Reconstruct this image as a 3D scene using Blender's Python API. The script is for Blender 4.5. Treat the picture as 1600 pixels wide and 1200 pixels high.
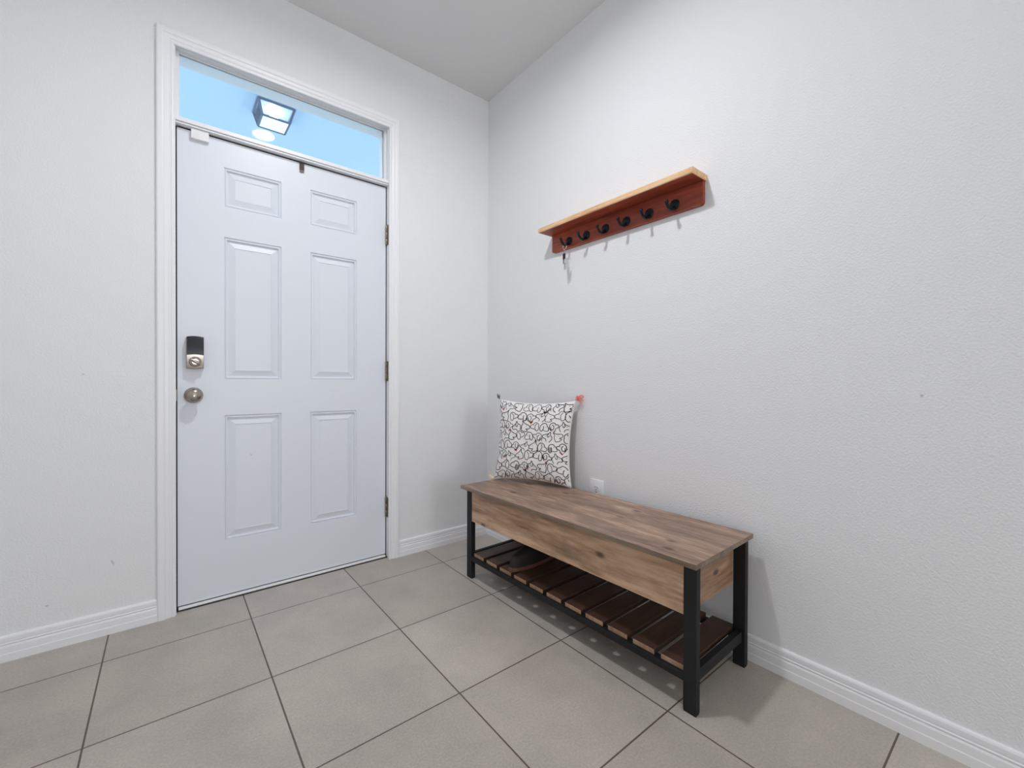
import bpy, bmesh, math, random
from mathutils import Vector, Matrix

for o in list(bpy.data.objects):
    bpy.data.objects.remove(o, do_unlink=True)
SC = bpy.context.scene
COL = SC.collection
random.seed(7)

# ------------------------------------------------------------------ camera
F_PX, YAW, PITCH, ROLL = 673.648, 0.674189, -0.0070416, 0.0035972
CAM = Vector((-1.59501, -2.24625, 0.970759))
fw = Vector((math.sin(YAW) * math.cos(PITCH), math.cos(YAW) * math.cos(PITCH), math.sin(PITCH)))
rt = Vector((math.cos(YAW), -math.sin(YAW), 0))
up = rt.cross(fw)
r2 = rt * math.cos(ROLL) + up * math.sin(ROLL)
u2 = -rt * math.sin(ROLL) + up * math.cos(ROLL)
cd = bpy.data.cameras.new('camera')
cd.sensor_fit = 'HORIZONTAL'
cd.sensor_width = 36
cd.lens = 36 * F_PX / 1600
cd.clip_start = 0.02
cam = bpy.data.objects.new('camera', cd)
COL.objects.link(cam)
M = Matrix((r2, u2, -fw)).transposed().to_4x4()
M.translation = CAM
cam.matrix_world = M
SC.camera = cam

# ------------------------------------------------------------------ world, exposure
w = bpy.data.worlds.new('sky')
SC.world = w
w.use_nodes = True
bg = w.node_tree.nodes['Background']
bg.inputs[0].default_value = (0.655, 0.84, 1.0, 1)
bg.inputs[1].default_value = 2.2
SC.view_settings.view_transform = 'Standard'
SC.view_settings.look = 'None'
SC.view_settings.gamma = 1
SC.view_settings.use_curve_mapping = False
SC.view_settings.exposure = 0.0
SC.cycles.diffuse_bounces = 8
LAMP = 480.0        # radiance of the foyer ceiling disc
HALL_FILL = 78.0       # radiance of the unseen discs added as fill down the hall
BACK_FILL = 40.0         # watts of the unseen area lamp added as fill at the far end

# ------------------------------------------------------------------ helpers
def lin(c):
    return tuple(((v / 255) / 12.92 if v / 255 <= 0.04045 else ((v / 255 + 0.055) / 1.055) ** 2.4) for v in c) + (1,)

def mat(name, col, rough=0.5, metal=0.0, **kw):
    m = bpy.data.materials.new(name)
    m.use_nodes = True
    b = m.node_tree.nodes['Principled BSDF']
    b.inputs['Base Color'].default_value = lin(col)
    b.inputs['Roughness'].default_value = rough
    b.inputs['Metallic'].default_value = metal
    for k, v in kw.items():
        b.inputs[k.replace('_', ' ')].default_value = v
    return m

def nodes(m):
    nt = m.node_tree
    return nt, nt.nodes['Principled BSDF'], (lambda t: nt.nodes.new('ShaderNode' + t)), nt.links.new

def add_bump(m, scale, strength, dist=0.002, detail=3):
    nt, b, N, L = nodes(m)
    tc = N('TexCoord'); n = N('TexNoise'); bp = N('Bump')
    n.inputs['Scale'].default_value = scale
    n.inputs['Detail'].default_value = detail
    bp.inputs['Strength'].default_value = strength
    bp.inputs['Distance'].default_value = dist
    L(tc.outputs['Object'], n.inputs['Vector'])
    L(n.outputs['Fac'], bp.inputs['Height'])
    L(bp.outputs['Normal'], b.inputs['Normal'])
    return m

def smudges(m, spots, col):
    """small scuffs with a shape of their own: spots = (x,y,z, rx,ry,rz, tilt)"""
    nt, b, N, L = nodes(m)
    tc = N('TexCoord')
    cur = None
    for (x, y, z, rx, ry, rz, k) in spots:
        sub = N('VectorMath'); sub.operation = 'SUBTRACT'; sub.inputs[1].default_value = (x, y, z)
        L(tc.outputs['Object'], sub.inputs[0])
        mp = N('Mapping'); mp.vector_type = 'POINT'
        mp.inputs['Rotation'].default_value = k
        L(sub.outputs[0], mp.inputs['Vector'])
        div = N('VectorMath'); div.operation = 'DIVIDE'; div.inputs[1].default_value = (rx, ry, rz)
        L(mp.outputs[0], div.inputs[0])
        ln = N('VectorMath'); ln.operation = 'LENGTH'
        L(div.outputs[0], ln.inputs[0])
        mr = N('MapRange'); mr.inputs[1].default_value = 0.3; mr.inputs[2].default_value = 1.0
        mr.inputs[3].default_value = 0.45; mr.inputs[4].default_value = 0.0
        L(ln.outputs['Value'], mr.inputs[0])
        if cur is None:
            cur = mr.outputs[0]
        else:
            mx = N('Math'); mx.operation = 'MAXIMUM'
            L(cur, mx.inputs[0]); L(mr.outputs[0], mx.inputs[1]); cur = mx.outputs[0]
    mix = N('MixRGB')
    mix.inputs[1].default_value = b.inputs['Base Color'].default_value
    mix.inputs[2].default_value = lin(col)
    L(cur, mix.inputs[0])
    L(mix.outputs[0], b.inputs['Base Color'])

def wood_mat(name, stops, axis='Y', rough=0.5, scale=1.0, knots=True, patch=None, bump=0.12, seed=0.0, knot_col=(70, 50, 40)):
    """streaky grain along one object axis, darker knots, greyish patches"""
    m = mat(name, (120, 90, 70), rough)
    nt, b, N, L = nodes(m)
    tc = N('TexCoord'); mp = N('Mapping')
    s = {'X': (1, 9, 9), 'Y': (9, 1, 9), 'Z': (9, 9, 1)}[axis]
    mp.inputs['Scale'].default_value = [v * scale for v in s]
    mp.inputs['Location'].default_value = (seed, seed * 1.7, seed * .6)
    L(tc.outputs['Object'], mp.inputs['Vector'])
    n1 = N('TexNoise'); n1.inputs['Scale'].default_value = 2.2; n1.inputs['Detail'].default_value = 7
    n1.inputs['Roughness'].default_value = 0.62; n1.inputs['Distortion'].default_value = 0.5
    L(mp.outputs[0], n1.inputs['Vector'])
    n2 = N('TexNoise'); n2.inputs['Scale'].default_value = 11; n2.inputs['Detail'].default_value = 5
    L(mp.outputs[0], n2.inputs['Vector'])
    mixf = N('Mix'); mixf.data_type = 'FLOAT'; mixf.inputs[0].default_value = 0.42
    L(n1.outputs['Fac'], mixf.inputs[2]); L(n2.outputs['Fac'], mixf.inputs[3])
    cr = N('ValToRGB')
    e = cr.color_ramp.elements
    e[0].position = 0.30; e[0].color = lin(stops[0])
    e[1].position = 0.70; e[1].color = lin(stops[-1])
    for i, c in enumerate(stops[1:-1]):
        k = e.new(0.30 + 0.40 * (i + 1) / (len(stops) - 1)); k.color = lin(c)
    L(mixf.outputs[0], cr.inputs[0])
    out = cr.outputs[0]
    if patch:
        n3 = N('TexNoise'); n3.inputs['Scale'].default_value = 1.0; n3.inputs['Detail'].default_value = 6
        n3.inputs['Roughness'].default_value = 0.7
        mp3 = N('Mapping')
        s3 = {'X': (2, 6, 6), 'Y': (6, 2, 6), 'Z': (6, 6, 2)}[axis]
        mp3.inputs['Scale'].default_value = s3
        mp3.inputs['Location'].default_value = (seed + 3, 1, 2)
        L(tc.outputs['Object'], mp3.inputs['Vector']); L(mp3.outputs[0], n3.inputs['Vector'])
        r3 = N('MapRange'); r3.inputs[1].default_value = 0.48; r3.inputs[2].default_value = 0.66
        r3.inputs[3].default_value = 0; r3.inputs[4].default_value = 0.75
        L(n3.outputs['Fac'], r3.inputs[0])
        mx = N('MixRGB'); mx.inputs[2].default_value = lin(patch)
        L(r3.outputs[0], mx.inputs[0]); L(out, mx.inputs[1]); out = mx.outputs[0]
    if knots:
        v = N('TexVoronoi'); v.inputs['Scale'].default_value = 1.0
        mpk = N('Mapping')
        sk = {'X': (6, 12, 12), 'Y': (12, 6, 12), 'Z': (12, 12, 6)}[axis]
        mpk.inputs['Scale'].default_value = sk
        mpk.inputs['Location'].default_value = (seed, .3 + seed, .4)
        L(tc.outputs['Object'], mpk.inputs['Vector']); L(mpk.outputs[0], v.inputs['Vector'])
        rk = N('MapRange'); rk.inputs[1].default_value = 0.07; rk.inputs[2].default_value = 0.17
        rk.inputs[3].default_value = 0.85; rk.inputs[4].default_value = 0.0
        L(v.outputs['Distance'], rk.inputs[0])
        mk = N('MixRGB'); mk.inputs[2].default_value = lin(knot_col)
        L(rk.outputs[0], mk.inputs[0]); L(out, mk.inputs[1]); out = mk.outputs[0]
    L(out, b.inputs['Base Color'])
    bp = N('Bump'); bp.inputs['Strength'].default_value = bump; bp.inputs['Distance'].default_value = 0.001
    L(mixf.outputs[0], bp.inputs['Height']); L(bp.outputs['Normal'], b.inputs['Normal'])
    return m

def obj(name, bm, m, parent=None, smooth=False):
    me = bpy.data.meshes.new(name)
    bmesh.ops.recalc_face_normals(bm, faces=bm.faces)
    bm.to_mesh(me); bm.free()
    for x in (m if isinstance(m, (list, tuple)) else [m]):
        me.materials.append(x)
    if smooth:
        me.polygons.foreach_set('use_smooth', [True] * len(me.polygons))
        if smooth != 'all':
            me.set_sharp_from_angle(angle=math.radians(35))
    o = bpy.data.objects.new(name, me)
    COL.objects.link(o)
    if parent: o.parent = parent
    return o

def tag(o, label, cat, group=None):
    o['label'] = label; o['category'] = cat
    if group: o['group'] = group
    return o

def thing(name, label, cat, loc=(0, 0, 0), rz=0, group=None):
    o = bpy.data.objects.new(name, None)
    COL.objects.link(o)
    o.empty_display_size = 0.05
    o.location = loc; o.rotation_euler = (0, 0, rz)
    return tag(o, label, cat, group)

def struct(name, bm, m, parent=None, smooth=False):
    o = obj(name, bm, m, parent, smooth)
    if not parent: o['kind'] = 'structure'
    return o

def box(bm, x0, x1, y0, y1, z0, z1, bev=0.0, mi=0, seg=2):
    vs = [bm.verts.new(p) for p in ((x0, y0, z0), (x1, y0, z0), (x1, y1, z0), (x0, y1, z0), (x0, y0, z1), (x1, y0, z1), (x1, y1, z1), (x0, y1, z1))]
    fs = [bm.faces.new([vs[i] for i in f]) for f in ((0, 3, 2, 1), (4, 5, 6, 7), (0, 1, 5, 4), (1, 2, 6, 5), (2, 3, 7, 6), (3, 0, 4, 7))]
    for f in fs: f.material_index = mi
    if bev:
        es = list({e for f in fs for e in f.edges})
        bmesh.ops.bevel(bm, geom=es, offset=bev, segments=seg, profile=0.5, affect='EDGES')
    return fs

def B(*a, **k):
    bm = bmesh.new(); box(bm, *a, **k); return bm

def lathe(bm, prof, seg=32, mtx=None, mi=0):
    """prof = (r, h) along local +Z"""
    mtx = mtx or Matrix()
    rings = []
    for r, h in prof:
        if r < 1e-6: rings.append([bm.verts.new(mtx @ Vector((0, 0, h)))])
        else: rings.append([bm.verts.new(mtx @ Vector((r * math.cos(2 * math.pi * i / seg), r * math.sin(2 * math.pi * i / seg), h))) for i in range(seg)])
    for a, b in zip(rings, rings[1:]):
        for i in range(seg):
            j = (i + 1) % seg
            q = [a[i % len(a)], a[j % len(a)], b[j % len(b)], b[i % len(b)]]
            u = []
            for v in q:
                if v not in u: u.append(v)
            if len(u) > 2: bm.faces.new(u).material_index = mi

def tube(bm, pts, rads, seg=10, closed=False, mi=0):
    pts = [Vector(p) for p in pts]
    if not isinstance(rads, (list, tuple)): rads = [rads] * len(pts)
    n = len(pts); rings = []
    t0 = (pts[1] - pts[0]).normalized()
    ref = Vector((0, 0, 1)) if abs(t0.z) < .9 else Vector((1, 0, 0))
    nrm = t0.cross(ref).normalized()
    for i in range(n):
        if closed: t = (pts[(i + 1) % n] - pts[i - 1]).normalized()
        else: t = (pts[min(i + 1, n - 1)] - pts[max(i - 1, 0)]).normalized()
        nrm = (nrm - t * nrm.dot(t)).normalized()
        bi = t.cross(nrm)
        rings.append([bm.verts.new(pts[i] + (nrm * math.cos(2 * math.pi * k / seg) + bi * math.sin(2 * math.pi * k / seg)) * rads[i]) for k in range(seg)])
    for i in range(n if closed else n - 1):
        a, b = rings[i], rings[(i + 1) % n]
        for k in range(seg):
            bm.faces.new((a[k], a[(k + 1) % seg], b[(k + 1) % seg], b[k])).material_index = mi
    if not closed:
        bm.faces.new(rings[0][::-1]).material_index = mi
        bm.faces.new(rings[-1]).material_index = mi

def extrude_profile(bm, prof, a, b, mapf):
    """prof: closed list of (d,z); mapf(s,d,z)->xyz; from s=a to s=b (each may be a function of d for mitres)"""
    fa = a if callable(a) else (lambda d: a)
    fb = b if callable(b) else (lambda d: b)
    A = [bm.verts.new(mapf(fa(d), d, z)) for d, z in prof]
    Bv = [bm.verts.new(mapf(fb(d), d, z)) for d, z in prof]
    n = len(prof)
    for i in range(n):
        j = (i + 1) % n
        bm.faces.new((A[i], A[j], Bv[j], Bv[i]))
    bm.faces.new(A[::-1]); bm.faces.new(Bv)

# ------------------------------------------------------------------ materials
WALL = add_bump(mat('wall paint', (233, 233.5, 234.3), 0.75), 170, 0.6, 0.0035, 4)
smudges(WALL, [(-1.761, 0, 0.268, .0035, .2, .016, (0, .35, 0)), (-1.934, 0, 0.157, .006, .2, .004, (0, 0, 0)),
               (0, -2.027, 0.935, .2, .005, .005, (0, 0, 0)), (-1.84, 0, 0.99, .004, .2, .004, (0, 0, 0))], (120, 112, 108))
CEIL = add_bump(mat('ceiling paint', (221, 221, 221), 0.9), 120, 0.5, 0.002, 4)
TRIM = mat('trim gloss paint', (238, 238, 240), 0.35)
add_bump(TRIM, 30, 0.05, 0.001)
DOORP = mat('door paint', (225, 229, 236), 0.38)
add_bump(DOORP, 90, 0.04, 0.001)
smudges(DOORP, [(-1.295, 0.04, 0.627, .004, .1, .004, (0, 0, 0)), (-1.30, 0.04, 0.633, .002, .1, .002, (0, 0, 0))], (70, 70, 75))
BLACKM = mat('black powder coat', (6, 8, 12), 0.6)
RUBBER = mat('black weatherstrip', (18, 18, 20), 0.8)
NICKEL = mat('satin nickel', (168, 158, 149), 0.27, 1.0)
BRONZE = mat('hinge metal', (150, 140, 130), 0.4, 1.0)
PLASTIC_D = mat('dark plastic', (12, 20, 30), 0.35)
PLASTIC_W = mat('white plastic', (236, 236, 236), 0.35)
SLOT = mat('socket slots', (40, 38, 36), 0.7)
HOOKM = mat('dark iron', (26, 38, 42), 0.42, 0.6)
SILVER = mat('silver', (225, 225, 228), 0.18, 1.0)
BROWN = mat('brown strap', (62, 42, 38), 0.55)
WHITEB = mat('bright sweep vinyl', (248, 248, 248), 0.4)
THRESH = mat('dark threshold', (52, 42, 38), 0.6)
FOBM = mat('black fob', (16, 16, 18), 0.4)

TOPW = wood_mat('grey oak laminate top', [(84, 64, 52), (136, 108, 90), (174, 143, 122), (212, 186, 162)], 'Y', 0.42, 1.0, True, (112, 93, 80), seed=2.3)
APRW = wood_mat('grey oak laminate apron', [(96, 70, 50), (168, 132, 104), (204, 168, 138), (216, 186, 158)], 'Y', 0.5, 0.7, True, (112, 94, 72), seed=5.1)
ENDW = wood_mat('grey oak laminate end', [(84, 60, 44), (136, 102, 76), (172, 136, 108), (184, 150, 124)], 'X', 0.5, 0.8, True, (104, 88, 70), seed=7.7)
SLATW = wood_mat('dark oak slat', [(44, 28, 20), (66, 43, 32), (90, 62, 46)], 'X', 0.5, 1.0, False, (74, 52, 40), seed=9.2)
BANDW = wood_mat('grey oak edge band', [(96, 80, 66), (126, 108, 90), (150, 130, 110)], 'Y', 0.5, 1.0, False, None, seed=6.1)
SLATE = wood_mat('oak slat end', [(120, 92, 72), (160, 128, 100), (186, 154, 124)], 'Z', 0.5, 1.0, False, (140, 110, 84), seed=3.3)
SHELFW = wood_mat('stained reddish wood', [(104, 42, 28), (160, 70, 42), (190, 100, 60)], 'Y', 0.42, 1.0, False, (122, 48, 36), seed=1.4)
EDGEW = wood_mat('pale tan wood edge', [(196, 146, 100), (230, 188, 142), (244, 212, 172)], 'Y', 0.5, 1.6, False, None, seed=4.4)

# floor tiles
FLOORM = mat('floor tile', (165, 158, 150), 0.42)
nt, b, N, L = nodes(FLOORM)
tc = N('TexCoord'); mp = N('Mapping'); br = N('TexBrick')
TS = 0.44216
mp.inputs['Location'].default_value = (1.7718 + 12 * TS, 0.2212 + 40 * TS, 0)
L(tc.outputs['Object'], mp.inputs['Vector']); L(mp.outputs[0], br.inputs['Vector'])
br.offset = 0; br.squash = 1
br.inputs['Scale'].default_value = 1.0
br.inputs['Brick Width'].default_value = TS
br.inputs['Row Height'].default_value = TS
br.inputs['Mortar Size'].default_value = 0.0026
br.inputs['Mortar Smooth'].default_value = 0.2
br.inputs['Color1'].default_value = lin((189, 181, 173))
br.inputs['Color2'].default_value = lin((181, 173, 164))
br.inputs['Mortar'].default_value = lin((98, 84, 78))
n1 = N('TexNoise'); n1.inputs['Scale'].default_value = 3.2; n1.inputs['Detail'].default_value = 8; n1.inputs['Roughness'].default_value = .65
L(tc.outputs['Object'], n1.inputs['Vector'])
cr = N('ValToRGB')
cr.color_ramp.elements[0].position = .3; cr.color_ramp.elements[0].color = (.80, .80, .79, 1)
cr.color_ramp.elements[1].position = .7; cr.color_ramp.elements[1].color = (1.08, 1.07, 1.05, 1)
L(n1.outputs['Fac'], cr.inputs[0])
n2 = N('TexNoise'); n2.inputs['Scale'].default_value = 160; n2.inputs['Detail'].default_value = 4
L(tc.outputs['Object'], n2.inputs['Vector'])
cr2 = N('ValToRGB')
cr2.color_ramp.elements[0].position = .35; cr2.color_ramp.elements[0].color = (.90, .90, .90, 1)
cr2.color_ramp.elements[1].position = .72; cr2.color_ramp.elements[1].color = (1.1, 1.1, 1.1, 1)
L(n2.outputs['Fac'], cr2.inputs[0])
m1 = N('MixRGB'); m1.blend_type = 'MULTIPLY'; m1.inputs[0].default_value = 1
L(br.outputs['Color'], m1.inputs[1]); L(cr.outputs[0], m1.inputs[2])
m2 = N('MixRGB'); m2.blend_type = 'MULTIPLY'; m2.inputs[0].default_value = 1
L(m1.outputs[0], m2.inputs[1]); L(cr2.outputs[0], m2.inputs[2])
L(m2.outputs[0], b.inputs['Base Color'])
inv = N('Math'); inv.operation = 'MULTIPLY_ADD'; inv.inputs[1].default_value = -1; inv.inputs[2].default_value = 1
L(br.outputs['Fac'], inv.inputs[0])
ad = N('Math'); ad.operation = 'MULTIPLY_ADD'; ad.inputs[1].default_value = .12
L(n2.outputs['Fac'], ad.inputs[0]); L(inv.outputs[0], ad.inputs[2])
bp = N('Bump'); bp.inputs['Strength'].default_value = .35; bp.inputs['Distance'].default_value = .002
L(ad.outputs[0], bp.inputs['Height']); L(bp.outputs['Normal'], b.inputs['Normal'])

# glass: clear sheet, Fresnel mix
GLASS = bpy.data.materials.new('clear pane glass'); GLASS.use_nodes = True
nt = GLASS.node_tree; nt.nodes.remove(nt.nodes['Principled BSDF'])
tr = nt.nodes.new('ShaderNodeBsdfTransparent'); gl = nt.nodes.new('ShaderNodeBsdfGlossy'); fr = nt.nodes.new('ShaderNodeFresnel'); mx = nt.nodes.new('ShaderNodeMixShader')
tr.inputs[0].default_value = (.97, .99, .99, 1); gl.inputs['Roughness'].default_value = 0.02; fr.inputs[0].default_value = 1.5
nt.links.new(fr.outputs[0], mx.inputs[0]); nt.links.new(tr.outputs[0], mx.inputs[1]); nt.links.new(gl.outputs[0], mx.inputs[2])
nt.links.new(mx.outputs[0], nt.nodes['Material Output'].inputs[0])

def emis(name, col, s):
    m = bpy.data.materials.new(name); m.use_nodes = True
    nt = m.node_tree; nt.nodes.remove(nt.nodes['Principled BSDF'])
    e = nt.nodes.new('ShaderNodeEmission'); e.inputs[0].default_value = lin(col); e.inputs[1].default_value = s
    nt.links.new(e.outputs[0], nt.nodes['Material Output'].inputs[0])
    return m
EM1 = emis('lit diffuser', (247, 249, 255), LAMP)
EM_FILL = emis('added fill diffuser', (252, 250, 250), HALL_FILL)
EM3 = emis('lantern bulb glow', (235, 255, 255), 30)

# ------------------------------------------------------------------ room shell
XL, YB, H = -2.13, -7.0, 2.743
struct('floor', B(XL - .15, .15, YB - .15, .15, -.1, 0), FLOORM)
struct('ceiling', B(XL - .15, .15, YB - .15, .15, H, H + .1), CEIL)
struct('wall_right', B(0, .15, YB - .15, .15, 0, H), WALL)
struct('wall_left', B(XL - .15, XL, YB - .15, .15, 0, H), WALL)
OX0, OX1, OZ = -1.60, -.625, 2.375     # rough opening
bm = bmesh.new()
box(bm, XL, OX0, 0, .15, 0, H); box(bm, OX1, 0, 0, .15, 0, H); box(bm, OX0, OX1, 0, .15, OZ, H)
struct('wall_front', bm, WALL)
# back wall; its window is made up, unseen, to carry the fill light
WX0, WX1, WZ0, WZ1 = -1.75, -.35, .5, 2.2
bm = bmesh.new()
box(bm, XL, WX0, YB - .15, YB, 0, H); box(bm, WX1, 0, YB - .15, YB, 0, H)
box(bm, WX0, WX1, YB - .15, YB, 0, WZ0); box(bm, WX0, WX1, YB - .15, YB, WZ1, H)
struct('wall_back', bm, WALL)
bm = bmesh.new()
for a in ((WX0, WX0 + .05, WZ0, WZ1), (WX1 - .05, WX1, WZ0, WZ1), (WX0 + .05, WX1 - .05, WZ0, WZ0 + .05), (WX0 + .05, WX1 - .05, WZ1 - .05, WZ1), ((WX0 + WX1) / 2 - .02, (WX0 + WX1) / 2 + .02, WZ0 + .05, WZ1 - .05)):
    box(bm, a[0], a[1], YB - .09, YB - .03, a[2], a[3])
w2 = struct('added_back_window', bm, TRIM)  # unseen window, added as the opening for the fill lamp
obj('glass_pane', B(WX0 + .05, WX1 - .05, YB - .065, YB - .06, WZ0 + .05, WZ1 - .05), GLASS, w2)
ld = bpy.data.lights.new('back_fill_light', 'AREA'); ld.shape = 'RECTANGLE'; ld.size = WX1 - WX0 - .12; ld.size_y = WZ1 - WZ0 - .12
ld.energy = BACK_FILL; ld.color = (.96, .96, .95)  # unseen area lamp, added to brighten the room from behind
lo = bpy.data.objects.new('back_fill_light', ld); COL.objects.link(lo)
lo.location = ((WX0 + WX1) / 2, YB - .01, (WZ0 + WZ1) / 2); lo.rotation_euler = (math.radians(90), 0, 0)

# baseboards
BP = [(0, 0), (.0150, 0), (.0150, .026), (.0135, .029), (.0130, .050), (.0115, .0535), (.0088, .0550), (.0088, .0572), (.0112, .0590), (.0118, .0610), (.0105, .0628), (.0085, .0636), (.0085, .0660), (.0100, .0675), (.0100, .0800), (.0080, .0845), (.0040, .0870), (0, .0870)]
GAP = .0
def bb(name, a, b_, f):
    bm = bmesh.new(); extrude_profile(bm, BP, a, b_, f); struct(name, bm, TRIM)
bb('baseboard_right', YB, lambda d: -d, lambda s, d, z: (-d, s, z))
bb('baseboard_left', YB, lambda d: -d, lambda s, d, z: (XL + d, s, z))
bm = bmesh.new()
extrude_profile(bm, BP, lambda d: XL + d, -1.629, lambda s, d, z: (s, -d, z))
extrude_profile(bm, BP, -.602, lambda d: -d, lambda s, d, z: (s, -d, z))
struct('baseboard_front', bm, TRIM)
bb('baseboard_back', XL + .02, -.02, lambda s, d, z: (s, YB + d, z))

# casing (trim_1), mitred
CP = [(0, 0), (0, .0085), (.003, .0105), (.007, .0110), (.010, .0100), (.0115, .0085), (.015, .0085), (.017, .0110), (.021, .0125), (.030, .0130), (.0325, .0145), (.0345, .0165), (.039, .0180), (.050, .0180), (.054, .0168), (.057, .0135), (.057, 0)]
JX0, JX1, JZ = -1.568, -.654, 2.345
cx0, cx1, cz = JX0 - .004, JX1 - .004, 2.336
bm = bmesh.new()
rows = []
for wv, d in CP:
    rows.append([bm.verts.new(p) for p in ((cx0 - wv, -d, 0), (cx0 - wv, -d, cz + wv), (cx1 + wv, -d, cz + wv), (cx1 + wv, -d, 0))])
n = len(CP)
for i in range(n):
    j = (i + 1) % n
    for k in range(3):
        bm.faces.new((rows[i][k], rows[j][k], rows[j][k + 1], rows[i][k + 1]))
bm.faces.new([r[0] for r in rows]); bm.faces.new([r[3] for r in rows][::-1])
casing = struct('trim_1', bm, TRIM)

# jamb / frame (trim_2) with stops, mullion and head
bm = bmesh.new()
box(bm, OX0, JX0, 0.0, .15, 0, OZ); box(bm, JX1, OX1, 0.0, .15, 0, OZ)
box(bm, JX0, JX1, 0.0, .15, JZ, OZ)
box(bm, JX0, JX0 + .012, .086, .105, 0, 2.03)
box(bm, JX1 - .012, JX1, .086, .105, 0, 2.03)
jamb = struct('trim_2', bm, TRIM)
obj('weatherstrip', (lambda bm: (box(bm, JX0 + .0003, JX0 + .0048, .041, .086, .004, 2.030), box(bm, JX1 - .0050, JX1 - .0003, .041, .086, .004, 2.030), box(bm, JX0 + .010, JX1 - .010, .041, .086, 2.0262, 2.0320), bm)[-1])(bmesh.new()), RUBBER, jamb)
bm = bmesh.new(); box(bm, JX0 + .0003, JX0 + .0018, .012, .030, .878, .936, .0005)
obj('strike_plate', bm, SLOT, jamb)
bm = bmesh.new(); box(bm, JX0 - .0005, JX0 + .0035, .004, .016, .884, .930, .001)
obj('strike_lip', bm, BRONZE, jamb)

# transom window
GY = .060
win = struct('window_1', (lambda bm: (
    box(bm, JX0, JX1, .006, .12, 2.0405, 2.058, .0015),
    box(bm, JX0, JX1, .012, .12, 2.0325, 2.0382, .0008), box(bm, JX0, JX1, .016, .12, 2.038, 2.041),
    box(bm, JX0, JX1, .030, GY + .014, 2.058, 2.0655, .001),
    box(bm, JX0, JX0 + .014, .040, GY - .002, 2.0655, JZ, .001),
    box(bm, JX1 - .013, JX1, .040, GY - .002, 2.0655, JZ, .001),
    box(bm, JX0 + .014, JX1 - .013, .046, GY - .002, JZ - .004, JZ, .001),
    box(bm, JX0, JX1, .010, .018, JZ - .005, JZ, .001),
    box(bm, JX1 - .005, JX1, .010, .020, 2.058, JZ - .005, .001),
    box(bm, JX0, JX0 + .014, GY + .004, GY + .03, 2.0655, JZ, .001),
    box(bm, JX1 - .018, JX1, GY + .004, GY + .03, 2.0655, JZ, .001),
    box(bm, JX0 + .014, JX1 - .018, GY + .004, GY + .02, JZ - .005, JZ, .001), bm)[-1])(bmesh.new()), TRIM)
obj('glass_pane', B(JX0 + .002, JX1 - .002, GY - .001, GY + .003, 2.06, JZ - .001), GLASS, win)

# ------------------------------------------------------------------ door
DX0, DX1, DY, DZ0, DZ1 = -1.5628, -.6595, .038, .0175, 2.0255
panels = []
for (z0, z1) in ((1.735, 1.909), (.972, 1.602), (.2565, .8145)):
    for (x0, x1) in ((-1.399, -1.172), (-1.044, -.8175)):
        panels.append((x0, x1, z0, z1))
bm = bmesh.new()
xs = sorted({DX0, DX1, *[p[0] for p in panels], *[p[1] for p in panels]})
zs = sorted({DZ0, DZ1, *[p[2] for p in panels], *[p[3] for p in panels]})
vg = {}
def V(x, z, y=DY):
    k = (round(x, 5), round(y, 5), round(z, 5))
    if k not in vg: vg[k] = bm.verts.new((x, y, z))
    return vg[k]
def inpanel(x, z): return any(p[0] < x < p[1] and p[2] < z < p[3] for p in panels)
for i in range(len(xs) - 1):
    for j in range(len(zs) - 1):
        if not inpanel((xs[i] + xs[i + 1]) / 2, (zs[j] + zs[j + 1]) / 2):
            bm.faces.new((V(xs[i], zs[j]), V(xs[i + 1], zs[j]), V(xs[i + 1], zs[j + 1]), V(xs[i], zs[j + 1])))
for (x0, x1, z0, z1) in panels:
    prof = [(0, 0), (.0006, .0055), (.0030, .0060), (.0070, .0022), (.0105, .0022), (.0125, .0115), (.0165, .0115), (.0425, .0030), (.0432, .0052), (.046, .0052)]
    prev = None
    for (ins, dep) in prof:
        c = [V(x0 + ins, z0 + ins, DY + dep), V(x1 - ins, z0 + ins, DY + dep), V(x1 - ins, z1 - ins, DY + dep), V(x0 + ins, z1 - ins, DY + dep)]
        if prev:
            for k in range(4): bm.faces.new((prev[k], prev[(k + 1) % 4], c[(k + 1) % 4], c[k]))
        prev = c
    bm.faces.new(prev)
back = [bm.verts.new(p) for p in ((DX0, DY + .040, DZ0), (DX1, DY + .040, DZ0), (DX1, DY + .040, DZ1), (DX0, DY + .040, DZ1))]
bm.faces.new(back)
be = [e for e in bm.edges if len(e.link_faces) == 1]
outer = [e for e in be if all(abs(v.co.y - DY) < 1e-6 for v in e.verts)]
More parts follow.
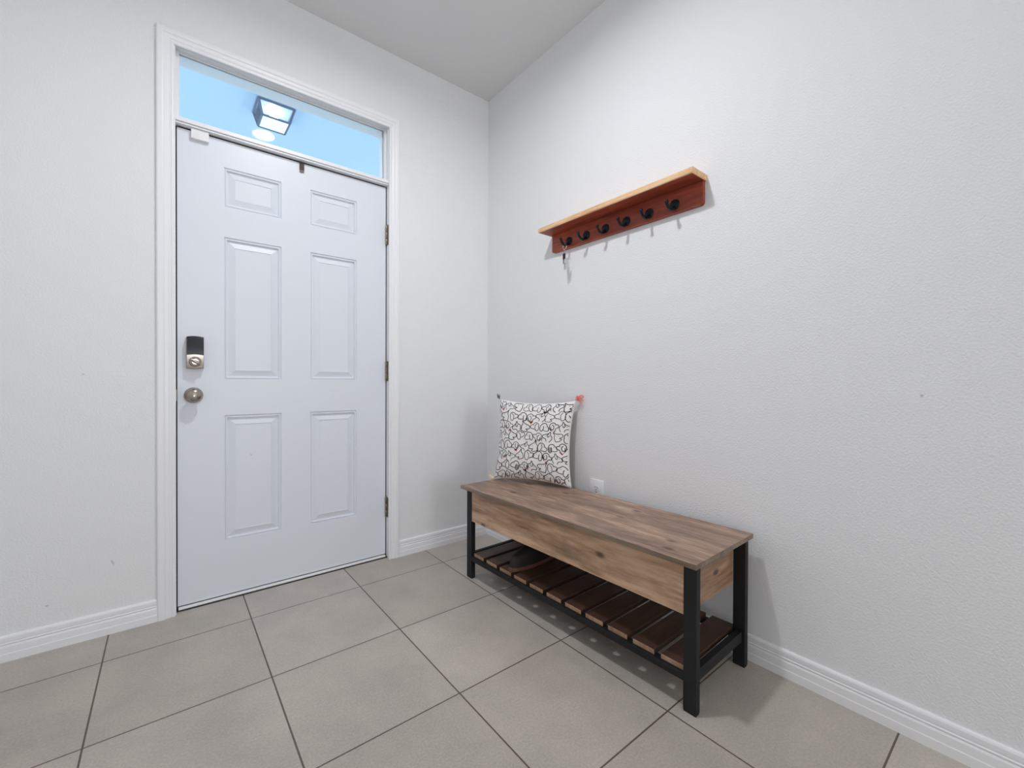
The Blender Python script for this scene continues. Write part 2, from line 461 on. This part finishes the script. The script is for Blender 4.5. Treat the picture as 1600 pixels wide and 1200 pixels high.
# side walls
for e in outer:
    a, c = e.verts
    a2 = bm.verts.new((a.co.x, DY + .040, a.co.z)); c2 = bm.verts.new((c.co.x, DY + .040, c.co.z))
    bm.faces.new((a, c, c2, a2))
bmesh.ops.remove_doubles(bm, verts=bm.verts, dist=1e-5)
door = struct('door_1', bm, DOORP)
obj('door_sweep', B(DX0 + .002, DX1 - .003, DY - .012, DY + .02, .0045, .0125, .001), WHITEB, door)
obj('bottom_gasket', B(DX0 + .002, DX1 - .003, DY + .004, DY + .03, .0126, .0182), RUBBER, door)
struct('trim_3', B(JX0, JX1, DY - .016, .15, .0, .0040), THRESH)
for zc in (1.764, 1.022, .2765):
    bm = bmesh.new()
    for k in range(3):
        h = .035
        z0 = zc - .0535 + k * .0362
        lathe(bm, [(0, 0), (.0045, 0), (.0052, .001), (.0052, h - .001), (.0045, h), (0, h)], 12, Matrix.Translation((DX1 + .0005, DY - .0075, z0)))
    lathe(bm, [(0, 0), (.003, .0005), (.0035, .003), (0, .006)], 10, Matrix.Translation((DX1 + .0005, DY - .0075, zc + .0540)))
    box(bm, JX1 - .0022, JX1 - .0002, DY - .028, DY - .008, zc - .0535, zc + .0535)
    obj('hinge', bm, BRONZE, door, True)
# knob: rose, stem and egg shaped knob along -Y
RX = Matrix.Rotation(math.radians(90), 4, 'X')   # +Z -> -Y
bm = bmesh.new()
lathe(bm, [(.033, 0), (.0335, .002), (.033, .005), (.030, .0085), (.022, .0105), (.0125, .0115), (.0115, .018), (.0125, .026), (.018, .031), (.0245, .036), (.0285, .043), (.0290, .050), (.0265, .057), (.021, .0625), (.012, .0655), (.0045, .0665), (.004, .0658), (0, .0655)], 40, Matrix.Translation((-1.508, DY, .905)) @ RX)
obj('door_knob', bm, NICKEL, door, True)
# deadbolt with battery cover
def rrect(bm, x0, x1, z0, z1, yb, yf, arch=0, mi=0, archb=0):
    """slab facing -Y with arched top and bottom edges"""
    n = 12; pts = []
    for i in range(n + 1):
        t = i / n; pts.append((x0 + (x1 - x0) * t, z0 - archb * math.sin(math.pi * t)))
    for i in range(n + 1):
        t = i / n; pts.append((x1 + (x0 - x1) * t, z1 + arch * math.sin(math.pi * t)))
    cxm, czm = (x0 + x1) / 2, (z0 + z1) / 2
    loops = []
    for y, s in ((yb, 1.0), (yf + .003, 1.0), (yf + .0008, .985), (yf, .955)):
        loops.append([bm.verts.new((cxm + (px - cxm) * s, y, czm + (pz - czm) * s)) for px, pz in pts])
    for a, c in zip(loops, loops[1:]):
        for k in range(len(a)): bm.faces.new((a[k], a[(k + 1) % len(a)], c[(k + 1) % len(a)], c[k])).material_index = mi
    bm.faces.new(loops[-1]).material_index = mi; bm.faces.new(loops[0][::-1]).material_index = mi
lx0, lx1 = -1.5335, -1.4735
bm = bmesh.new()
rrect(bm, lx0, lx1, 1.020, 1.150, DY, DY - .030, .003, 0, .003)
lock = obj('deadbolt_lock', bm, NICKEL, door, True)
bm = bmesh.new()
rrect(bm, lx0 + .0015, lx1 - .0005, 1.075, 1.1515, DY - .016, DY - .038, .0035, 0, -.003)
obj('battery_cover', bm, PLASTIC_D, lock, True)
bm = bmesh.new()
TM = Matrix.Translation((-1.5035, DY - .030, 1.047))
lathe(bm, [(.021, -.001), (.021, .002), (.019, .005), (.013, .0065), (.012, .012), (0, .012)], 28, TM @ RX)
tm = TM @ Matrix.Rotation(math.radians(28), 4, 'Y')
pb = bmesh.new()
box(pb, -.021, .021, -.026, -.011, -.0062, .0062, .0035)
me = bpy.data.meshes.new('t'); pb.to_mesh(me); pb.free()
k0 = len(bm.verts); bm.from_mesh(me); bm.verts.ensure_lookup_table()
for v in bm.verts[k0:]:
    s = 1 - .35 * abs(v.co.x) / .019 * (0 if v.co.x > 0 else 1)
    v.co = tm @ Vector((v.co.x, v.co.y, v.co.z * s))
obj('thumb_turn', bm, NICKEL, lock, True)

# contact sensor on the frame over the door, strap hanger over the door top
t = thing('contact_sensor', 'small white plastic door sensor overlapping top left corner of the white door', 'sensor', (-1.485, 0, 2.0))
obj('sensor_body', B(-.031, .031, .020, .0375, -.010, .0315, .0015), PLASTIC_W, t)
t = thing('door_hanger', 'dark brown strap hanger hooked over the top edge of the white door', 'hanger', (-1.0835, DY, 2.0))
bm = bmesh.new()
box(bm, -.0105, .0105, -.005, -.0008, -.010, .0275, .0008); box(bm, -.0105, .0105, -.005, .012, .0270, .0285, .0005)
obj('strap', bm, BROWN, t)
bm = bmesh.new(); box(bm, -.0098, .0098, -.0060, -.0006, -.020, -.010, .0015)
obj('strap_tip', bm, mat('grey felt tip', (120, 116, 118), .7), t)

# ------------------------------------------------------------------ porch outside
PORCH = mat('porch ceiling paint', (196, 222, 246), 0.6); add_bump(PORCH, 60, .5, .003, 5)
PORCHE = mat('exterior stucco', (214, 216, 214), 0.8); add_bump(PORCHE, 80, .5, .003)
CONC = mat('porch concrete', (190, 188, 182), 0.85); add_bump(CONC, 60, .3)
PZ = 2.743
struct('porch_ceiling', B(-2.6, .8, .151, 2.6, PZ, PZ + .1), PORCH)
struct('porch_floor', B(-2.6, .8, .151, 2.6, -.16, -.02), CONC)
struct('porch_beam', B(-2.6, .8, 2.42, 2.6, 2.45, PZ), PORCHE)
for px in (-2.5, .6):
    o = struct('porch_post', B(px - .1, px + .1, 2.42, 2.6, -.02, 2.45, .006), PORCHE)
struct('ground', B(-14, 14, 2.601, 24, -.26, -.16), mat('pale driveway', (186, 186, 184), .9))
# lantern: inverted truncated pyramid
t = thing('porch_lantern', 'square glass flush lantern on the porch ceiling seen through the transom', 'lantern', (-1.048, .942, PZ))
LM = mat('weathered zinc frame', (104, 116, 140), .45, .3)
LGL = GLASS
ht, hb, dz = .102, .079, .102
obj('mounting_plate', B(-.116, .116, -.116, .116, -.012, -.0005, .001), mat('lantern plate', (190, 205, 225), .4), t)
bm = bmesh.new()
def bar(bm, p, q, r): tube(bm, [p, q], r, 4)
T4 = [Vector((sx * ht, sy * ht, -.016)) for sx, sy in ((-1, -1), (1, -1), (1, 1), (-1, 1))]
B4 = [Vector((sx * hb, sy * hb, -dz)) for sx, sy in ((-1, -1), (1, -1), (1, 1), (-1, 1))]
for i in range(4):
    bar(bm, T4[i], T4[(i + 1) % 4], .0085); bar(bm, B4[i], B4[(i + 1) % 4], .0070); bar(bm, T4[i], B4[i], .0070)
obj('lantern_frame', bm, LM, t)
for i in range(4):
    bm = bmesh.new()
    a, b_, c, d = T4[i], T4[(i + 1) % 4], B4[(i + 1) % 4], B4[i]
    nrm = (b_ - a).cross(d - a).normalized() * .001
    vs = [bm.verts.new(v + nrm) for v in (a, b_, c, d)] + [bm.verts.new(v - nrm) for v in (a, b_, c, d)]
    for f in ((0, 1, 2, 3), (7, 6, 5, 4), (0, 4, 5, 1), (1, 5, 6, 2), (2, 6, 7, 3), (3, 7, 4, 0)): bm.faces.new([vs[k] for k in f])
    obj('glass_panel', bm, LGL, t)
obj('bottom_panel', B(-hb + .003, hb - .003, -hb + .003, hb - .003, -dz - .001, -dz + .001), emis('lit frosted panel', (235, 255, 250), 1.3), t)
bm = bmesh.new(); lathe(bm, [(0, -.080), (.012, -.078), (.021, -.066), (.024, -.055), (.020, -.042), (.013, -.032), (.013, -.013), (0, -.013)], 20)
obj('bulb', bm, EM3, t, True)

# ------------------------------------------------------------------ ceiling disc lights
def disc_light(x, y, label, em, group=None):
    t = thing('ceiling_light', label, 'ceiling light', (x, y, H), 0, group)
    bm = bmesh.new()
    lathe(bm, [(.088, 0), (.088, -.006), (.085, -.016), (.080, -.023), (.072, -.025), (.0665, -.024), (.0655, -.0140), (0, -.0140)], 48)
    obj('trim_ring', bm, TRIM, t, True)
    bm = bmesh.new()
    lathe(bm, [(.065, -.0150), (.050, -.0155), (.030, -.0160), (0, -.0162)], 48)
    obj('diffuser', bm, em, t, True)
    return t
disc_light(-1.055, -1.165, 'round white disc light on the ceiling between door and camera', EM1)
disc_light(-1.055, -3.6, 'round white disc light added as fill on the hall ceiling behind the camera', EM_FILL)  # this disc and the next are out of view, added as fill
disc_light(-1.055, -5.7, 'round white disc light added as fill on the hall ceiling nearest the back wall', EM_FILL)

# ------------------------------------------------------------------ storage bench
bench = thing('storage_bench', 'rustic wood storage bench with black metal legs and slatted lower shelf against the right wall', 'bench', (-.2525, -1.0225, 0), math.radians(1.385))
bm = B(-.198, .198, -.600, .600, .439, .455, .0010)
for f in bm.faces:
    f.normal_update()
    if abs(f.normal.z) < .5: f.material_index = 1
obj('bench_top', bm, [TOPW, BANDW], bench)
obj('front_panel', B(-.1665, -.152, -.5465, .5465, .283, .4385, .0008), APRW, bench)
obj('back_panel', B(.155, .168, -.5465, .5465, .283, .4385, .0008), APRW, bench)
for s in (-1, 1):
    y0, y1 = sorted((s * .552, s * .538))
    obj('end_panel', B(-.1515, .1545, y0, y1, .283, .4385, .0008), ENDW, bench)
obj('storage_floor', B(-.1515, .1545, -.537, .537, .286, .296), APRW, bench)
for sy in (-1, 1):
    for sx in (-1, 1):
        x0, x1 = sorted((sx * .168, sx * (.145 if sx < 0 else .191)))
        y0, y1 = sorted((sy * .547, sy * .587))
        lg = obj('leg', B(x0, x1, y0, y1, .004, .4388, .0012), BLACKM, bench)
        obj('foot_cap', B(x0 + .001, x1 - .001, y0 + .001, y1 - .001, .0, .006, .001), RUBBER, lg)
# lower frame
obj('shelf_rail', B(-.168, -.138, -.5468, .5468, .088, .110, .001), BLACKM, bench)
obj('shelf_rail', B(.169, .189, -.5468, .5468, .088, .110, .001), BLACKM, bench)
for s in (-1, 1):
    y0, y1 = sorted((s * .5575, s * .5775))
    obj('end_rail', B(-.1445, .1675, y0, y1, .086, .122, .001), BLACKM, bench)
for i in range(11):
    yc = .500 - i * .1007
    wdt = .0395
    if i == 10: yc -= .001
    bm = B(-.1575, .185, yc - wdt, yc + wdt, .1102, .1262, .0015)
    for f in bm.faces:
        f.normal_update()
        if abs(f.normal.x) > .6: f.material_index = 1
    obj('slat', bm, [SLATW, SLATE], bench)

# ------------------------------------------------------------------ shoe on the slats
shoe = thing('shoe', 'dark rounded shoe in the shadow on the bench slats near the door end', 'shoe', (-.275, -.745, .1264), math.radians(4))
def shoe_ring(t):
    # t 0 toe .. 1 heel ; returns x, half width, height
    x = -.130 + .26 * t
    wv = .040 * (math.sin(math.pi * min(1, (t + .03) * 1.9) / 2) ** .55) if t < .5 else .040 - .008 * math.sin(math.pi * (t - .5))
    if t > .93: wv *= .86
    h = .068 + .030 * min(1, max(0, (t - .12) / .38)) ** .8
    if t < .03: h *= .8; wv *= .75
    return x, wv, h
bm = bmesh.new(); rings = []
NT = 22
for i in range(NT + 1):
    tt = i / NT
    x, wv, h = shoe_ring(tt)
    rg = []
    for k in range(15):
        a = math.pi * k / 14
        rg.append(bm.verts.new((x, wv * math.copysign(abs(math.cos(a)) ** .75, math.cos(a)), .014 + (h - .014) * abs(math.sin(a)) ** .8)))
    rings.append(rg)
for a, c in zip(rings, rings[1:]):
    for k in range(14): bm.faces.new((a[k], a[k + 1], c[k + 1], c[k]))
bm.faces.new(rings[0]); bm.faces.new(rings[-1][::-1])
for i in range(NT): bm.faces.new((rings[i][0], rings[i + 1][0], rings[i + 1][14], rings[i][14]))
obj('upper', bm, mat('dark brown leather', (28, 27, 24), .6), shoe, True)
bm = bmesh.new(); lo_, hi_ = [], []
outl = []
for i in range(NT + 1):
    x, wv, h = shoe_ring(i / NT); outl.append((x, wv + .003))
outl = [(-.134, .012)] + outl + [(.132, .02)]
loop = [(x, y) for x, y in outl] + [(x, -y) for x, y in outl[::-1]]
la = [bm.verts.new((x, y, 0)) for x, y in loop]; lb = [bm.verts.new((x, y, .015)) for x, y in loop]
for k in range(len(loop)): bm.faces.new((la[k], la[(k + 1) % len(loop)], lb[(k + 1) % len(loop)], lb[k]))
bm.faces.new(la[::-1]); bm.faces.new(lb)
obj('sole', bm, mat('reddish brown sole', (104, 66, 56), .6), shoe)

# ------------------------------------------------------------------ pillow
PBL, PBR = Vector((-.264, -.433, 0)), Vector((-.082, -.813, 0))
dv = (PBR - PBL).normalized()
mid = (PBL + PBR) / 2
prz = math.atan2(dv.y, dv.x)
lean = math.radians(8.5)
pillow = thing('throw_pillow', 'square white throw pillow with black line drawn dogs leaning on wall at bench corner', 'pillow', (mid.x, mid.y, .4556), prz)
HS = .212
CLOTHW = mat('white cotton', (236, 232, 230), .9); add_bump(CLOTHW, 400, .3, .001)
CLOTHB = mat('taupe cotton back', (170, 158, 156), .9); add_bump(CLOTHB, 400, .3, .001)
INK = mat('black printed line', (30, 30, 34), .9)
INKR = mat('red printed bandana', (160, 62, 50), .9)
INKP = mat('pink printed bandana', (236, 200, 200), .9)
INKG = mat('grey printed shading', (150, 148, 148), .9)
LM_ = Matrix.Rotation(-lean, 4, 'X')
def psurf(a, b, side, off=0.0):
    a = max(-1, min(1, a)); b = max(-1, min(1, b))
    x = a * HS * (1 - .10 * (1 - b * b)) ; z = b * HS * (1 - .095 * (1 - a * a))
    th = .060 * (max(0, 1 - a ** 4) ** .55) * (max(0, 1 - b ** 4) ** .55) * (1 - .20 * (a * a + b * b) / 2)
    th += .0025 * math.sin(7 * a + 2 * b) * math.sin(5 * b + 1) * (1 - a * a) * (1 - b * b)
    y = side * (th + off)
    p = LM_ @ Vector((x, y, z + HS))
    p.z = max(p.z, .0008)
    if b < -.9 : pass
    return p
bm = bmesh.new(); NG = 36
def prm(i): 
    t = -1 + 2 * i / NG
    return math.sin(t * math.pi / 2) * .6 + t * .4
gf = [[bm.verts.new(psurf(prm(i), prm(j), -1)) for j in range(NG + 1)] for i in range(NG + 1)]
gb = [[gf[i][j] if i in (0, NG) or j in (0, NG) else bm.verts.new(psurf(prm(i), prm(j), 1)) for j in range(NG + 1)] for i in range(NG + 1)]
for i in range(NG):
    for j in range(NG):
        bm.faces.new((gf[i][j], gf[i + 1][j], gf[i + 1][j + 1], gf[i][j + 1])).material_index = 0
        bm.faces.new((gb[i][j], gb[i][j + 1], gb[i + 1][j + 1], gb[i + 1][j])).material_index = 1
bmesh.ops.recalc_face_normals(bm, faces=bm.faces)
# printed dog heads: (outline polylines, dots, triangles) in a unit cell
D1 = dict(l=[[(-.38, .02), (-.34, .28), (-.12, .42), (.12, .36), (.24, .2), (.46, .12), (.52, -.04), (.40, -.2), (.14, -.24), (.04, -.3)],
             [(-.14, .3), (0, .1), (-.02, -.2), (-.16, -.42), (-.34, -.36), (-.42, -.12), (-.38, .02)]], d=[(.18, .14)])
D2 = dict(l=[[(-.30, -.44), (-.44, -.18), (-.40, .08), (-.22, .20), (-.16, .46), (.02, .26), (.28, .12), (.48, .0), (.44, -.2), (.2, -.24), (.08, -.3), (.02, -.46)],
             [(-.16, .1), (-.06, -.04), (.06, .06), (-.02, .24)]], d=[(.2, .0)])
D3 = dict(l=[[(-.5, -.04), (-.38, .14), (-.2, .26), (-.02, .42), (.24, .38), (.42, .16), (.44, -.14), (.3, -.4), (.12, -.36), (.08, -.1), (.14, .12)],
             [(-.5, -.04), (-.42, -.2), (-.16, -.26), (.02, -.24)]], d=[(-.14, .14)])
D4 = dict(l=[[(-.36, -.42), (-.4, 0), (-.3, .22), (-.38, .5), (-.12, .3), (.12, .22), (.36, .14), (.46, -.02), (.34, -.16), (.1, -.2), (.26, -.34), (.1, -.44), (-.14, -.46), (-.36, -.42)]], d=[(.08, .06)])
D5 = dict(l=[[(-.2, -.36), (-.36, -.1), (-.34, .2), (-.12, .36), (.1, .32), (.22, .18), (.42, .14), (.44, -.06), (.22, -.16), (.12, -.36), (.0, -.5)],
             [(-.12, .18), (.02, .02), (-.04, -.24), (-.24, -.2), (-.26, .02)], [(-.40, -.1), (-.52, -.04)], [(-.42, -.16), (-.5, -.26)]], d=[(.14, .14)], t=[((-.24, -.30), (.24, -.34), (.02, -.60))])
DOGS = [D1, D2, D3, D4, D5]
def smoothpl(pts, k=5):
    out = []
    P = [pts[0]] + list(pts) + [pts[-1]]
    for i in range(1, len(P) - 2):
        for s in range(k):
            t = s / k
            q = []
            for c in (0, 1):
                p0, p1, p2, p3 = P[i - 1][c], P[i][c], P[i + 1][c], P[i + 2][c]
                q.append(.5 * ((2 * p1) + (-p0 + p2) * t + (2 * p0 - 5 * p1 + 4 * p2 - p3) * t * t + (-p0 + 3 * p1 - 3 * p2 + p3) * t ** 3))
            out.append(tuple(q))
    out.append(pts[-1])
    return out
def inside(p): return abs(p[0]) < .975 and abs(p[1]) < .97
rnd = random.Random(11)
NR = 8
new_faces = []
for rr in range(NR):
    for cc in range(NR + 1):
        k = (rr * 3 + cc * 2 + rr // 2) % 5
        g = DOGS[k]
        cxp = -1 + (cc + .5 * (rr % 2)) * 2 / NR + rnd.uniform(-.02, .02)
        cyp = -1 + (rr + .5) * 2 / NR + rnd.uniform(-.025, .025)
        mir = -1 if rnd.random() < .45 else 1
        rot = rnd.uniform(-.35, .35); sc = rnd.uniform(.245, .285)
        def TP(p):
            x, y = p[0] * mir, p[1]
            return (cxp + sc * (x * math.cos(rot) - y * math.sin(rot)), cyp + sc * (x * math.sin(rot) + y * math.cos(rot)))
        for li, pl in enumerate(g['l']):
            q = [TP(p) for p in smoothpl(pl)]
            hw = .0068 + .0022 * rnd.random()
            for i in range(len(q) - 1):
                a, c = q[i], q[i + 1]
                if not (inside(a) and inside(c)): continue
                dx, dy = c[0] - a[0], c[1] - a[1]
                ln = math.hypot(dx, dy)
                if ln < 1e-5: continue
                nx, ny = -dy / ln * hw, dx / ln * hw
                ex, ey = dx / ln * hw * .6, dy / ln * hw * .6
                f = bm.faces.new([bm.verts.new(psurf(u, v, -1, .0007)) for u, v in ((a[0] - ex - nx, a[1] - ey - ny), (c[0] + ex - nx, c[1] + ey - ny), (c[0] + ex + nx, c[1] + ey + ny), (a[0] - ex + nx, a[1] - ey + ny))])
                f.material_index = 2
        for dpt in g['d']:
            p = TP(dpt)
            if inside(p):
                f = bm.faces.new([bm.verts.new(psurf(p[0] + .009 * math.cos(z), p[1] + .009 * math.sin(z), -1, .0007)) for z in [i * math.pi / 3 for i in range(6)]])
                f.material_index = 2
        for tri in g.get('t', []):
            q = [TP(p) for p in tri]
            if all(inside(p) for p in q):
                f = bm.faces.new([bm.verts.new(psurf(p[0], p[1], -1, .0006)) for p in q]); f.material_index = rnd.choice([3, 3, 2, 3, 4])
        if k == 2 and rnd.random() < .35:
            ear = [TP(p) for p in ((.16, .1), (.40, .1), (.42, -.14), (.3, -.36), (.14, -.32), (.11, -.1))]
            if all(inside(p) for p in ear):
                f = bm.faces.new([bm.verts.new(psurf(p[0], p[1], -1, .0005)) for p in ear]); f.material_index = 5
me = bpy.data.meshes.new('cover'); bm.to_mesh(me); bm.free()
for x in (CLOTHW, CLOTHB, INK, INKR, INKP, INKG): me.materials.append(x)
me.polygons.foreach_set('use_smooth', [True] * len(me.polygons))
co = bpy.data.objects.new('cover', me); COL.objects.link(co); co.parent = pillow
# corner tassels
def tassel(corner, col, dirv, length=.03, n=26, label=None, knot=.006):
    bm = bmesh.new()
    c = psurf(corner[0], corner[1], -1)
    r = random.Random(3)
    c.z = max(c.z, knot + .002)
    lathe(bm, [(0, -knot), (knot * .8, -knot * .6), (knot, 0), (knot * .8, knot * .6), (0, knot)], 10, Matrix.Translation(c + Vector(dirv[0]).normalized() * knot))
    for i in range(n):
        j = Vector((r.uniform(-1, 1), r.uniform(-1, 1), r.uniform(-1, 1))) * .0045
        pts = [c + Vector(dirv[0]).normalized() * knot]
        for dd in dirv:
            q = pts[-1] + Vector(dd).normalized() * length / len(dirv) + j * (.8 + .4 * r.random())
            q.z = max(q.z, .002)
            pts.append(q)
        tube(bm, pts, .0012, 5)
    o = obj('tassel', bm, mat('tassel yarn ' + str(col[0]), col, .85), pillow, True)
    if label: o['label'] = label
tassel((1, 1), (240, 140, 128), [(.3, 0, .9), (1, .1, .3), (.6, .1, -1), (.2, .1, -1)], .044, 24, 'coral pink corner tassel', .007)
tassel((-1, 1), (104, 104, 106), [(-.5, 0, 1), (-.3, 0, .6)], .014, 20, 'short grey corner tassel', .005)
tassel((-1, -1), (240, 218, 176), [(-1, 0, .25), (-1, .0, .5)], .016, 20, 'cream corner tassel', .006)

# ------------------------------------------------------------------ wall shelf with hooks
rack = thing('wall_shelf', 'reddish brown wooden coat rack shelf with six dark hooks on right wall', 'coat rack', (0, -1.0125, 1.64))
y0, y1 = -.4075, .4055
bm = bmesh.new()
# back plate with rounded lower corners
r = .012; pts = [(y0, .0895), (y1, .0895)]
pts += [(y1 - r + r * math.cos(a), r - r * math.sin(a)) for a in [i * math.pi / 12 for i in range(7)]]
pts += [(y0 + r - r * math.sin(a), r - r * math.cos(a)) for a in [i * math.pi / 12 for i in range(7)]]
A = [bm.verts.new((-.0185, y, z)) for y, z in pts]; Bk = [bm.verts.new((-.0005, y, z)) for y, z in pts]
for k in range(len(pts)): bm.faces.new((A[k], A[(k + 1) % len(pts)], Bk[(k + 1) % len(pts)], Bk[k]))
bm.faces.new(A); bm.faces.new(Bk[::-1])
bp_ = obj('back_plate', bm, SHELFW, rack)
bm = bmesh.new()
# shelf board section: rounded nose with cove underneath; tan edge, stained body
sy0, sy1 = -.4150, .4195
box(bm, -.106, -.0005, sy0, sy1, .0900, .1120)
bmesh.ops.bevel(bm, geom=[e for e in bm.edges if all(v.co.z < .095 for v in e.verts) and not all(v.co.x > -.01 for v in e.verts)], offset=.006, segments=4, profile=.5, affect='EDGES')
bmesh.ops.recalc_face_normals(bm, faces=bm.faces)
for f in bm.faces:
    f.normal_update()
    f.material_index = 1 if (f.normal.z > -.95) else 0
obj('shelf_board', bm, [SHELFW, EDGEW], rack)
for i in range(6):
    yc = (-.728 - i * .1154) + 1.0125
    bm = bmesh.new()
    RY = Matrix.Translation((-.0187, yc, .0330)) @ Matrix.Rotation(math.radians(-90), 4, 'Y')
    lathe(bm, [(0, 0), (.0205, 0), (.0212, .0012), (.0200, .0035), (.013, .0048), (.0045, .0052), (0, .0052)], 28, RY)
    cpts = [(-.022, yc, .024), (-.030, yc, .0155), (-.040, yc, .0090), (-.051, yc, .0075), (-.061, yc, .0115), (-.069, yc, .0185), (-.0745, yc, .0265)]
    tube(bm, cpts, [.0068, .0064, .0060, .0056, .0054, .0052, .0050], 10)
    lathe(bm, [(0, -.008), (.0055, -.006), (.0078, 0), (.0055, .006), (0, .008)], 14, Matrix.Translation((-.0765, yc, .0315)))
    obj('hook', bm, HOOKM, rack, True)

# keys on the hook nearest the corner
keys = thing('key_ring', 'silver key ring with small keys hanging from the hook nearest the room corner', 'keys', (-.0500, -.729, 1.640))
bm = bmesh.new()
def ringpts(c, r, ax, n=20, s=1):
    out = []
    for i in range(n):
        a = 2 * math.pi * i / n
        u, v = math.cos(a) * r * s, math.sin(a) * r
        out.append(Vector(c) + (Vector((u, 0, v)) if ax == 'y' else Vector((0, u, v))))
    return out
tube(bm, ringpts((0, 0, -.0000), .0125, 'x'), .0012, 6, True)
obj('split_ring', bm, SILVER, keys, True)
bm = bmesh.new()
for k in range(6):
    tube(bm, ringpts((0, .002, -.0165 - k * .0075), .0050, 'x' if k % 2 else 'y', 12, .65), .0010, 5, True)
obj('chain', bm, SILVER, keys, True)
bm = bmesh.new(); box(bm, -.004, .004, -.007, .007, -.066, -.034, .002)
for v in bm.verts: v.co += Vector((-.002, .002, 0))
obj('fob', bm, FOBM, keys)
def keyobj(dx, dy, z, ang):
    bm = bmesh.new()
    box(bm, -.0012, .0012, -.0105, .0105, -.022, 0, .0009)
    box(bm, -.0011, .0011, -.0036, .0036, -.050, -.021, .0006)
    for k in range(4): box(bm, -.0010, .0010, -.0052, -.0030, -.047 + k * .006, -.044 + k * .006)
    R = Matrix.Translation((dx, dy, z)) @ Matrix.Rotation(ang, 4, 'Z')
    bm.transform(R)
    obj('key', bm, SILVER, keys)
keyobj(.002, -.010, -.062, .9)
keyobj(-.002, -.002, -.066, 1.25)

# ------------------------------------------------------------------ outlet
ot = thing('wall_outlet', 'white duplex wall outlet on the right wall just above the bench top', 'outlet', (0, -.9010, .4440))
bm = bmesh.new(); box(bm, -.0055, -.0003, -.0405, .0405, -.0600, .0600, .0022)
obj('cover_plate', bm, PLASTIC_W, ot, True)
for zz in (.0195, -.0195):
    bm = bmesh.new()
    n = 28; lp = []
    for i in range(n):
        a = 2 * math.pi * i / n
        lp.append((.0172 * math.cos(a), max(-.0138, min(.0138, .0172 * math.sin(a)))))
    va = [bm.verts.new((-.0050, y, zz + z)) for y, z in lp]; vb = [bm.verts.new((-.0078, y * .96, zz + z * .96)) for y, z in lp]
    for k in range(n): bm.faces.new((va[k], va[(k + 1) % n], vb[(k + 1) % n], vb[k]))
    bm.faces.new(vb); bm.faces.new(va[::-1])
    s = obj('socket', bm, PLASTIC_W, ot)
    bm = bmesh.new()
    box(bm, -.0082, -.0070, .0050, .0068, zz + .0005, zz + .0085); box(bm, -.0082, -.0070, -.0068, -.0050, zz + .0010, zz + .0080)
    lathe(bm, [(0, 0), (.0026, 0), (.0026, .0012), (0, .0012)], 12, Matrix.Translation((-.0070, 0, zz - .0070)) @ Matrix.Rotation(math.radians(-90), 4, 'Y'))
    obj('slots', bm, SLOT, s)
bm = bmesh.new(); lathe(bm, [(0, 0), (.003, 0), (.0026, .0010), (0, .0012)], 12, Matrix.Translation((-.0054, 0, 0)) @ Matrix.Rotation(math.radians(-90), 4, 'Y'))
obj('screw', bm, NICKEL, ot)
